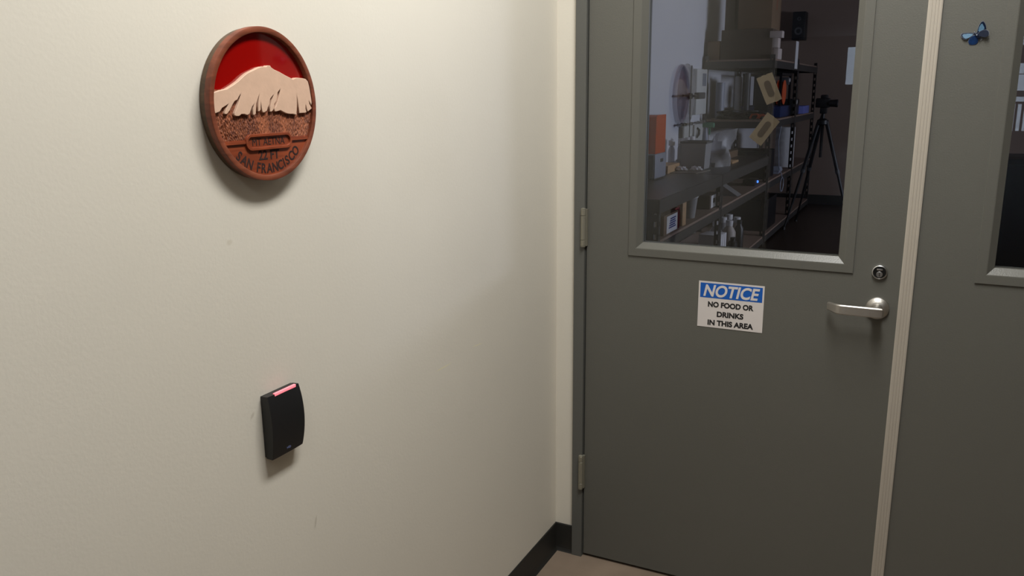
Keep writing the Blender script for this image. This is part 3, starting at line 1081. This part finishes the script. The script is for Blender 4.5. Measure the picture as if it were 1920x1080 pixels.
for (xa, ya, lb) in ((-0.76, 4.26, 'left of two crumpled white tissues before the clear bin'), (-0.65, 4.31, 'right of two crumpled white tissues before the clear bin')):
    bm = bmesh.new()
    bmesh.ops.create_icosphere(bm, subdivisions=3, radius=1.0)
    for v in bm.verts:
        f = 1 + 0.35 * math.sin(7 * v.co.x + 3 * v.co.y) * math.cos(5 * v.co.y + 2 * v.co.z)
        v.co = Vector((v.co.x * 0.045 * f, v.co.y * 0.035 * f, max(v.co.z, -0.5) * 0.022 * f + 0.012))
    o = link('tissue', bm, WPAPER, smooth=False)
    o.location = (xa, ya, 0.9015)
    tag(o, lb, 'tissue', 'crumpled tissues')

# spray bottle with a green head
t = thing('spray_bottle', 'pale spray bottle with a green trigger head at the back of the bench', 'spray bottle', (-0.93, 5.72, 0.895))
lathe('bottle_body', [(0.045, 0.0), (0.048, 0.01), (0.048, 0.13), (0.03, 0.17), (0.022, 0.26), (0.018, 0.29)], GREYPL, t, n=24)
box('trigger_head', -0.03, 0.085, -0.022, 0.022, 0.285, 0.335, GREENPL, t, bev=0.014)
box('trigger', 0.03, 0.045, -0.01, 0.01, 0.22, 0.29, GREENPL, t, bev=0.004)

# electronics chassis at the back of the bench: white board with a clip rail and a black hook
t = thing('clip_board_rack', 'white panel with a metal clip rail and black hook at the back of the bench', 'panel', (-1.0, 5.7, 0.895))
keep(box('panel_board', -1.06, -1.05, 5.38, 6.10, 0.895, 1.205, mat('pale_panel', (176, 176, 172), rough=0.6)), t)
keep(box('side_panel', -1.06, -0.98, 6.09, 6.105, 0.895, 1.20, WPAPER), t)
keep(tube('clip_rail', [(-1.03, 5.20, 1.225), (-1.03, 6.12, 1.225)], 0.006, STEEL, n=8), t)
for yy in (5.24, 5.34, 5.56, 5.80, 5.97, 6.08):
    keep(box('clip', -1.045, -1.015, yy - 0.02, yy + 0.02, 1.212, 1.238, BLACKPL if yy < 5.5 else CHROME, bev=0.004), t)
keep(tube('hook', [(-1.045, 5.86, 1.17), (-1.03, 5.88, 1.15), (-1.03, 5.87, 1.11), (-1.035, 5.82, 1.08)], [0.010, 0.012, 0.012, 0.006], BLACKPL, n=8), t)

# clear round disc with a cross arm on a thin stand
t = thing('disc_stand', 'thin stand holding a large clear round disc against the pale lab wall', 'stand', (-1.02, 5.39, 0.895))
keep(lathe('disc', [(0.265, -0.012), (0.285, -0.006), (0.285, 0.006), (0.20, 0.02), (0.05, 0.03)], CLEAR, axis='X', at=(-1.05, 5.42, 1.485), n=56), t)
keep(prism('disc_shade', [(0.02, -0.20), (0.10, -0.20), (0.18, -0.08), (0.2, 0.06), (0.15, 0.2), (0.06, 0.27), (0.02, 0.27)], lambda u, v, d: (d, 5.42 + u, 1.485 + v), -1.022, -1.018, HAZY), t)
keep(tube('rod', [(-1.0, 5.39, 0.90), (-1.0, 5.39, 1.75)], 0.004, BLACKPL, n=8), t)
keep(box('rod_base', -1.06, -0.94, 5.32, 5.46, 0.895, 0.91, DGREYPL, bev=0.003), t)
keep(tube('cross_arm', [(-1.0, 5.12, 1.487), (-1.0, 5.60, 1.478)], 0.009, BLACKPL, n=8), t)
keep(box('clamp', -1.012, -0.988, 5.36, 5.42, 1.455, 1.505, BLACKPL, bev=0.004), t)
keep(box('counterweight', -1.03, -0.97, 5.59, 5.83, 1.45, 1.51, DGREYPL, bev=0.01), t)

# white wall box with a grey label
t = thing('wall_box', 'white electrical box with a grey label on the pale lab wall', 'wall box', (LX, 5.90, 1.25))
keep(box('enclosure', LX, LX + 0.07, 5.72, 6.12, 1.30, 1.73, mat('box_white', (196, 196, 192), rough=0.5), bev=0.008), t)
keep(box('label_plate', LX + 0.0695, LX + 0.072, 5.93, 6.07, 1.57, 1.69, mat('label_grey', (110, 116, 128), rough=0.6)), t)

# things on the lower shelf of the benches
for k, (y0, y1, h_, m_, lb) in enumerate(((2.475, 2.50, 0.20, DGREYPL, 'dark grey binder at the near end of the lower bench shelf'), (2.505, 2.53, 0.19, GREYPL, 'pale grey binder beside the dark binder on the lower bench shelf'), (2.54, 2.60, 0.21, mat('patterned_cover', (96, 82, 56), rough=0.6, var=0.5, vscale=40), 'brown spotted thick book on the lower bench shelf'), (2.605, 2.615, 0.215, YELLOWP, 'thin yellow booklet on the lower bench shelf'))):
    t = thing('book', lb, 'book', (-0.52, (y0 + y1) / 2, 0.64), 'books on the lower bench shelf')
    keep(box('cover', -0.64, -0.445, y0, y1, 0.64, 0.64 + h_, m_, bev=0.002), t)
    keep(box('pages', -0.638, -0.450, y0 + 0.002, y1 - 0.002, 0.643, 0.64 + h_ + 0.0005, WPAPER), t)
t = carton('labelled_carton', 'cardboard box with a white blue-printed label on the lower bench shelf', -0.66, -0.424, 2.66, 2.98, 0.64, 0.765, CARD)
keep(box('paper_label', -0.4242, -0.4225, 2.72, 2.96, 0.645, 0.755, WPAPER), t)
for k in range(5):
    keep(box('print_line', -0.4228, -0.4218, 2.765 + 0.008 * k, 2.925 - 0.012 * (k % 2), 0.672 + 0.014 * k, 0.681 + 0.014 * k, BLUEINK), t)
t = thing('red_folder', 'dark red folder standing behind the labelled cardboard box', 'folder', (-0.55, 3.02, 0.64))
keep(box('cover', -0.68, -0.43, 3.00, 3.008, 0.64, 0.80, REDP), t)
keep(box('cover', -0.68, -0.43, 3.030, 3.038, 0.64, 0.80, REDP), t)
keep(box('pages', -0.675, -0.44, 3.008, 3.030, 0.643, 0.792, WPAPER), t)
t = thing('plywood_offcut', 'upright pale board beside the dark red folder on the lower bench shelf', 'board', (-0.5, 3.12, 0.64))
keep(box('board', -0.60, -0.425, 3.10, 3.19, 0.64, 0.80, PALEWOOD, bev=0.002), t)
t = thing('plastic_cup', 'clear plastic cup with a white rim on the lower bench shelf', 'cup', (-0.49, 3.50, 0.64))
lathe('cup_body', [(0.045, 0.0), (0.062, 0.15), (0.059, 0.15), (0.042, 0.004)], HAZY, t, n=28)
lathe('cup_rim', [(0.062, 0.146), (0.068, 0.15), (0.068, 0.165), (0.060, 0.165), (0.060, 0.146)], WPAPER, t, n=28, cap=False)
t = carton('low_carton', 'low brown carton with a white end label on the lower bench shelf', -0.76, -0.450, 3.97, 4.24, 0.64, 0.745, CARD2)
keep(box('paper_label', -0.4502, -0.4485, 4.01, 4.235, 0.645, 0.74, WPAPER), t)
keep(box('print_mark', -0.4487, -0.4478, 4.07, 4.13, 0.68, 0.715, BLACKP), t)
bm = bmesh.new()
add_prism(bm, [(-0.66, 0.0), (-0.42, 0.0), (-0.56, 0.09)], lambda u, v, d: (u, d, 0.6402 + v), 4.86, 5.02)
tag(link('folded_paper', bm, HAZY), 'translucent folded tent of film on the lower bench shelf', 'film')

# bottom shelf: white folders and solvent bottles
t = thing('paper_stack', 'upright white folder stack on the bottom shelf under the nearest bench', 'folders', (-0.5, 4.3, 0.10))
for k in range(4):
    y_ = 4.28 + 0.07 * k
    keep(box('folder', -0.60, -0.432, y_, y_ + 0.055, 0.10, 0.39 - 0.004 * k, WPAPER, bev=0.003), t)
caps = [(-0.62, 4.98, 0), (-0.52, 5.05, 1), (-0.61, 5.22, 0), (-0.50, 5.28, 1), (-0.60, 5.42, 0)]
ordn = ('nearest', 'second', 'third', 'fourth', 'farthest')
for k, (x, y, f) in enumerate(caps):
    t = thing('jug', ordn[k] + ' translucent jug with a white cap in the row on the bottom shelf', 'jug', (x, y, 0.10), 'jugs on the bottom shelf')
    lathe('jug_body', [(0.055, 0.0), (0.06, 0.01), (0.06, 0.2), (0.03, 0.25), (0.025, 0.26)], HAZY if f == 0 else mat('milk_plastic', (170, 160, 150), rough=0.5), t, n=22)
    lathe('jug_cap', [(0.03, 0.255), (0.032, 0.26), (0.032, 0.30), (0.028, 0.303)], WPAPER, t, n=20)
for k, (x, y, h_, lb) in enumerate(((-0.445, 5.12, 0.30, 'tall slim black bottle standing in front of the capped jugs'), (-0.46, 4.95, 0.17, 'short black bottle standing in front of the capped jugs'), (-0.47, 4.74, 0.13, 'squat black bottle nearest the white folder stack'))):
    t = thing('dark_bottle', lb, 'bottle', (x, y, 0.10), 'black bottles on the bottom shelf')
    lathe('bottle_body', [(0.036, 0.0), (0.04, 0.008), (0.04, h_ * 0.75), (0.022, h_ * 0.86), (0.02, h_ * 0.9)], BLACKPL, t, n=22)
    lathe('bottle_cap', [(0.024, h_ * 0.89), (0.024, h_)], BLACKPL, t, n=20)

# little device with a blue light
t = thing('small_device', 'small dark device with a blue light on the second bench lower shelf', 'device', (-0.47, 5.75, 0.64))
keep(box('case', -0.55, -0.44, 5.70, 5.92, 0.64, 0.70, BLACKPL, bev=0.006), t)
keep(lathe('indicator_light', [(0.012, 0.0), (0.012, 0.008), (0.006, 0.012)], mat('blue_led', (60, 110, 255), emit=(70, 130, 255), estr=2.5), axis='X', at=(-0.44, 5.84, 0.672), n=16), t)
t = thing('steel_offcut', 'pale block of papers lying flat towards the far end of the bench', 'papers', (-0.62, 5.3, 0.895))
keep(box('papers', -0.70, -0.53, 5.10, 5.36, 0.895, 0.915, PALEWOOD, bev=0.003), t)
carton('flat_carton', 'low brown carton at the back of the second bench', -0.86, -0.68, 5.62, 6.05, 0.895, 0.955, CARD)

# boxes on top of the tall shelves
G = 'boxes on the tall shelves'
carton('carton', 'small brown carton at the wall end of the tall shelves top', -1.06, -0.94, 6.20, 6.62, 1.82, 2.00, CARD, grp=G)
carton('carton', 'wide dark brown carton at the base of the box pile on the tall shelves', -0.93, -0.44, 6.20, 6.70, 1.82, 2.10, CARD2, grp=G)
carton('carton', 'upper brown carton with an orange side on the box pile', -0.78, -0.46, 6.22, 6.72, 2.104, 2.42, CARD, grp=G, tape=CARDO)
carton('carton', 'tall narrow brown carton beside the box pile against the pale wall', -0.925, -0.83, 6.30, 6.60, 2.104, 2.50, CARD2, grp=G)
G2 = 'small white cartons'
for (x0, x1, y0, y1, z0, z1, lb) in ((-0.44, -0.405, 6.30, 6.52, 1.82, 1.92, 'lowest small white carton at the front edge of the tall shelves'), (-0.435, -0.395, 6.21, 6.34, 1.922, 2.012, 'middle small white carton of the stack beside the box pile'), (-0.445, -0.36, 6.19, 6.31, 2.014, 2.074, 'topmost small white carton of the stack beside the box pile')):
    carton('white_carton', lb, x0 - 0.02, x1 + 0.01, y0, y1, z0, z1, mat('white_card', (190, 176, 168), rough=0.8), grp=G2)
t = thing('loudspeaker', 'black loudspeaker on a bracket high on the far lab wall', 'loudspeaker', (-0.65, 9.4, 2.15))
keep(box('cabinet', -0.73, -0.57, 9.28, 9.50, 2.15, 2.50, BLACKPL, bev=0.008), t)
keep(lathe('driver', [(0.05, 9.282), (0.048, 9.276), (0.02, 9.281)], DGREYPL, axis='Y', at=(-0.65, 0, 2.26), n=24), t)
keep(lathe('driver', [(0.025, 9.282), (0.023, 9.277), (0.01, 9.281)], DGREYPL, axis='Y', at=(-0.65, 0, 2.41), n=20), t)
keep(box('bracket', -0.67, -0.63, 9.49, 9.62, 2.30, 2.35, BLACKPL), t)

# middle shelf of the tall unit: tubes, cables, orange bits, second printer
G3 = 'tubes standing on the tall shelves'
for k, (x, y, r_, h_, m_, lb) in enumerate(((-0.96, 6.40, 0.045, 0.36, GREYPL, 'grey upright tube on the tall shelves nearest the punched post'), (-0.80, 6.50, 0.035, 0.42, WPAPER, 'white upright tube on the tall shelves beside the grey tube'), (-0.70, 6.45, 0.03, 0.45, DGREYPL, 'dark upright tube on the tall shelves beside the white tube'))):
    t = thing('roll_tube', lb, 'tube', (x, y, 1.24), G3)
    lathe('tube_wall', [(r_, 0.0), (r_, h_), (r_ * 0.85, h_), (r_ * 0.85, 0.005)], m_, t, n=24)
    lathe('end_cap', [(r_ * 1.03, h_ - 0.02), (r_ * 1.03, h_ + 0.004), (r_ * 0.5, h_ + 0.006)], m_, t, n=24)
t = thing('cable_heap', 'tangled heap of black cables on the tall shelves', 'cables', (-0.8, 6.35, 1.24))
rr = random.Random(11)
for k in range(9):
    pts = []
    cx0, cy0 = -0.86 + 0.30 * rr.random(), 6.30 + 0.15 * rr.random()
    ph = rr.random() * 6
    for q in range(26):
        a = ph + q * 0.55
        ra = 0.07 + 0.05 * math.sin(q * 0.7 + k)
        pts.append((cx0 + ra * 1.5 * math.cos(a), cy0 + ra * math.sin(a), 1.252 + 0.018 * (k % 4) + 0.012 * math.sin(q + k) + 0.006))
    keep(tube('cable', pts, 0.008, BLACKPL, n=6), t)
for k, (x, y, s) in enumerate(((-0.57, 6.24, 0.05), (-0.52, 6.30, 0.045), (-0.49, 6.22, 0.04))):
    t = thing('orange_clamp', 'orange clamp, ' + ('leftmost', 'middle', 'rightmost')[k] + ' of three beside the black cables on the tall shelves', 'clamp', (x, y, 1.24), 'orange clamps')
    tube('jaw', [(-s, 0, 0.012), (-s * 0.6, 0, s), (s * 0.4, 0, s * 1.1), (s, 0, s * 0.4)], s * 0.22, ORANGEP, t, n=8)
    tube('handle', [(s * 0.1, -0.02, 0.014), (s * 0.3, 0.03, s * 0.8)], s * 0.18, BLACKPL, t, n=8)
t = thing('dark_toolbox', 'tall black case standing on the tall shelves behind the orange clamps', 'case', (-0.56, 6.5, 1.24))
keep(box('case_body', -0.62, -0.48, 6.42, 6.72, 1.24, 1.66, BLACKPL, bev=0.008), t)
keep(box('case_handle', -0.58, -0.52, 6.55, 6.60, 1.66, 1.68, DGREYPL, bev=0.004), t)
t = thing('filament_printer', 'black open-frame printer with an orange reel on the tall shelves', 'printer', (-0.6, 7.4, 1.24))
keep(box('base', -0.86, -0.44, 6.95, 7.62, 1.24, 1.36, BLUEPL, bev=0.01), t)
for (x, y) in ((-0.46, 6.97), (-0.46, 7.60), (-0.84, 6.97), (-0.84, 7.60)):
    keep(box('frame_post', x - 0.012, x + 0.012, y - 0.012, y + 0.012, 1.36, 1.68, BLACKPL), t)
keep(box('top_frame', -0.855, -0.445, 6.955, 7.615, 1.675, 1.70, BLACKPL), t)
keep(lathe('reel', [(0.04, -0.035), (0.13, -0.035), (0.13, -0.03), (0.11, -0.028), (0.11, 0.028), (0.13, 0.03), (0.13, 0.035), (0.04, 0.035)], ORANGEP, axis='X', at=(-0.50, 7.28, 1.50), n=32), t)
keep(box('print_head', -0.55, -0.45, 7.42, 7.52, 1.58, 1.66, DGREYPL, bev=0.006), t)
keep(lathe('lamp', [(0.02, 0.0), (0.02, 0.01)], WPAPER, axis='X', at=(-0.448, 7.46, 1.63), n=16), t)
t = thing('second_case', 'dark machine with a round white dial on the farthest tall shelves', 'machine', (-0.6, 8.1, 1.24))
keep(box('housing', -0.80, -0.45, 7.90, 8.35, 1.24, 1.42, BLACKPL, bev=0.01), t)
keep(lathe('dial', [(0.03, 0.0), (0.03, 0.012), (0.02, 0.016)], WPAPER, axis='X', at=(-0.45, 8.06, 1.385), n=20), t)
keep(box('mast', -0.70, -0.62, 8.0, 8.08, 1.42, 1.62, DGREYPL), t)
t = carton('blue_reflection_box', 'pale blue box standing in for a glass reflection on the farthest tall shelves behind the tripod camera', -0.66, -0.41, 8.45, 8.95, 1.24, 1.33, mat('blue_reflection', (110, 118, 190), rough=0.6))  # blue reflection in the door pane, built as a box on the shelf
tag(box('reflection_strip', -0.397, -0.393, 7.42, 7.60, 1.75, 2.04, WPAPER), 'white strip standing in for a window reflection at the front edge of the tall shelves', 'paper')  # window reflection in the door glass, made as a solid strip
# lower shelves of the tall unit
carton('white_roll_box', 'tall white carton standing on the lower shelf of the far tall shelves', -0.62, -0.42, 7.86, 7.98, 0.64, 1.10, WPAPER)
t = thing('cable_coil', 'black cable coil hanging from the lower tall shelf edge', 'cable', (-0.39, 6.9, 0.6))
keep(tube('coil', [(-0.388, 7.0 + 0.10 * math.sin(2 * PI * q / 24), 0.53 + 0.075 * math.cos(2 * PI * q / 24)) for q in range(25)], 0.006, GREYPL, n=6), t)
keep(tube('cable_tail', [(-0.388, 7.0, 0.605), (-0.41, 7.02, 0.66), (-0.43, 7.0, 0.72), (-0.44, 6.94, 1.0), (-0.42, 6.92, 1.16)], 0.005, GREYPL, n=6), t)
carton('dark_tub', 'black storage tub on the lower shelf of the tall shelves', -0.86, -0.46, 6.35, 6.85, 0.64, 0.92, BLACKPL)
carton('dark_tub', 'black storage tub on the bottom shelf of the tall shelves', -0.86, -0.44, 6.40, 7.05, 0.10, 0.42, BLACKPL)
tag(prism('crumpled_sheet', [(7.0, 0.0), (7.28, 0.02), (7.20, 0.06), (7.08, 0.075)], lambda u, v, d: (d, u, 0.641 + v), -0.62, -0.43, GREYPL), 'grey crumpled sheet on the lower shelf of the tall shelves', 'sheet')

# ------------------------------------------------------------------ camera tripod in the lab
tp = thing('camera_tripod', 'black camera on a tripod standing beside the far shelves', 'tripod', (0.0, 7.3, 0))
TX, TY = -0.06, 7.40
feet = [(-0.372, 7.25, 0.0), (-0.34, 7.93, 0.0), (0.33, 7.25, 0.0)]
hubz = 1.18
for f in feet:
    dx, dy = f[0] - TX, f[1] - TY
    L = math.hypot(dx, dy)
    s = Vector((TX + dx / L * 0.045, TY + dy / L * 0.045, hubz))
    e = Vector(f)
    m1 = s.lerp(e, 0.45)
    m2 = s.lerp(e, 0.75)
    lg = keep(tube('leg', [s, m1, m1.lerp(e, 0.001), m2, m2.lerp(e, 0.001), e + Vector((0, 0, 0.012))], [0.02, 0.02, 0.015, 0.015, 0.011, 0.011], BLACKPL, n=10), tp)
    c_ = tube('leg_lock', [m1.lerp(s, 0.04), m1.lerp(e, 0.02)], 0.025, DGREYPL, n=10)
    c_.parent = lg
    c_.matrix_parent_inverse = Matrix.Identity(4)
    f_ = tube('foot', [e + Vector((0, 0, 0.03)), e], [0.014, 0.018], BLACKRUB, n=10)
    f_.parent = lg
keep(lathe('hub', [(0.05, 1.15), (0.06, 1.16), (0.06, 1.20), (0.03, 1.22)], BLACKPL, at=(TX, TY, 0), n=24), tp)
keep(tube('center_column', [(TX, TY, 0.80), (TX, TY, 1.30)], 0.016, BLACKPL, n=12), tp)
keep(box('tilt_head', TX - 0.035, TX + 0.035, TY - 0.04, TY + 0.04, 1.27, 1.335, BLACKPL, bev=0.008), tp)
keep(tube('pan_handle', [(TX, TY, 1.29), (TX - 0.05, TY + 0.16, 1.20)], 0.01, BLACKPL, n=8), tp)
cm = thing('digital_camera', 'black camera mounted on top of the lab tripod', 'camera', (TX, TY, 1.335))
box('body', -0.085, 0.06, -0.045, 0.045, 0.0, 0.10, BLACKPL, cm, bev=0.012)
box('viewfinder', -0.035, 0.035, -0.045, 0.04, 0.095, 0.135, BLACKPL, cm, bev=0.012)
ln_ = lathe('lens', [(0.036, 0.0), (0.038, 0.05), (0.042, 0.09), (0.036, 0.092), (0.03, 0.08)], BLACKPL, cm, axis='X', at=(0.05, -0.02, 0.045), n=28)
lathe('lens_glass', [(0.031, 0.0), (0.02, 0.004)], DARKM, ln_, axis='X', at=(0.13, -0.02, 0.045), n=24)

# made-up cabinet, added to darken the view through the right-hand leaf
t = thing('dark_filler_cabinet', 'black cabinet added to darken the lab behind the right-hand door window', 'cabinet', (1.9, 3.0, 0))
keep(box('carcass', 1.25, 2.55, 2.80, 3.25, 0.0, 1.16, BLACKPL, bev=0.006), t)
for k, (xa, xb) in enumerate(((1.26, 1.895), (1.905, 2.54))):
    dr = keep(box('cabinet_door', xa, xb, 2.782, 2.80, 0.06, 1.13, BLACKPL, bev=0.003), t)
    hxx = xb - 0.05 if k == 0 else xa + 0.05
    kn = box('knob', hxx - 0.01, hxx + 0.01, 2.755, 2.783, 0.60, 0.70, DGREYPL, bev=0.004)
    kn.parent = dr
    kn.matrix_parent_inverse = Matrix.Identity(4)

# ------------------------------------------------------------------ tan boards taped inside the glass
for (cx, cz, w, h, rot, lb) in ((0.617, 1.533, 0.043, 0.078, 0.42, 'upper tan board with a slot on the inside of the door window'), (0.610, 1.424, 0.042, 0.082, -0.60, 'lower tan board with a slot on the inside of the door window')):
    t = thing('slotted_board', lb, 'board', (cx, 0.0295, cz), 'tan boards on the door window')
    t.rotation_euler = (0, -rot, 0)
    bm = bmesh.new()
    rag = random.Random(5)
    hw, hh_ = w / 2, h / 2
    sw, sh = w * 0.20, h * 0.30

    def seg(a, b, n, j):
        return [(a[0] + (b[0] - a[0]) * i / n + rag.uniform(-j, j), a[1] + (b[1] - a[1]) * i / n + rag.uniform(-j, j)) for i in range(n)]
    outer = seg((-hw, -hh_), (hw, -hh_), 8, 0.0012) + seg((hw, -hh_), (hw, hh_), 3, 0.0003) + seg((hw, hh_), (-hw, hh_), 8, 0.0012) + seg((-hw, hh_), (-hw, -hh_), 3, 0.0003)
    add_prism(bm, outer, lambda u, v, d: (u, d, v), -0.0005, 0.0025)
    link('board', bm, TAN, t)
    bm = bmesh.new()
    st = []
    for k in range(11):
        a = PI * k / 10
        st.append((sw * math.cos(a), sh - sw + sw * math.sin(a)))
    for k in range(11):
        a = PI + PI * k / 10
        st.append((sw * math.cos(a), -sh + sw + sw * math.sin(a)))
    add_prism(bm, st, lambda u, v, d: (u, d, v), -0.0010, 0.0)
    link('slot', bm, TANIN, t)

# ------------------------------------------------------------------ far end of the hall, mirrored in the right-hand pane
rl = thing('guard_railing', 'dark railing with upright bars mirrored in the right-hand door window', 'railing', (3.6, -21, 0))
for z in (0.42, 1.17):
    keep(box('rail', 1.6, 5.9, -21.03, -20.97, z - 0.03, z + 0.03, BLACKPL), rl)
x = 1.7
while x < 5.9:
    keep(box('baluster', x - 0.025, x + 0.025, -21.02, -20.98, 0.44, 1.15, BLACKPL), rl)
    x += 0.13
struct(box('wall_parapet', 1.5, 5.95, -21.1, -20.9, 0.0, 0.40, W_FAR), 'low dark parapet under the railing', 'wall')
for i, (a, b, c, e) in enumerate(open_x):
    w = bpy.data.objects.new('window_%d' % (i + 1), None)
    C.objects.link(w)
    w.location = ((a + b) / 2, HALL_BACK - 0.1, c)
    struct(w, ('bright window at the far end of the hall', 'tall window behind the railing at the far end of the hall')[i], 'window')
    bm = bmesh.new()
    fw = 0.03 if b - a > 0.5 else 0.012
    for q in ((a, a + fw, c, e), (b - fw, b, c, e), (a + fw, b - fw, c, c + fw), (a + fw, b - fw, e - fw, e)):
        add_box(bm, q[0], q[1], HALL_BACK - 0.12, HALL_BACK - 0.06, q[2], q[3])
    if e - c > 2:
        for (za, zb) in ((1.28, 1.44), (2.15, 2.62), (1.86, 1.88)):
            add_box(bm, a + fw, b - fw, HALL_BACK - 0.12, HALL_BACK - 0.06, za, zb)
    keep(link('window_frame', bm, DGREYPL), w)
    keep(box('window_pane', a + fw, b - fw, HALL_BACK - 0.092, HALL_BACK - 0.086, c + fw, e - fw, PANE), w)
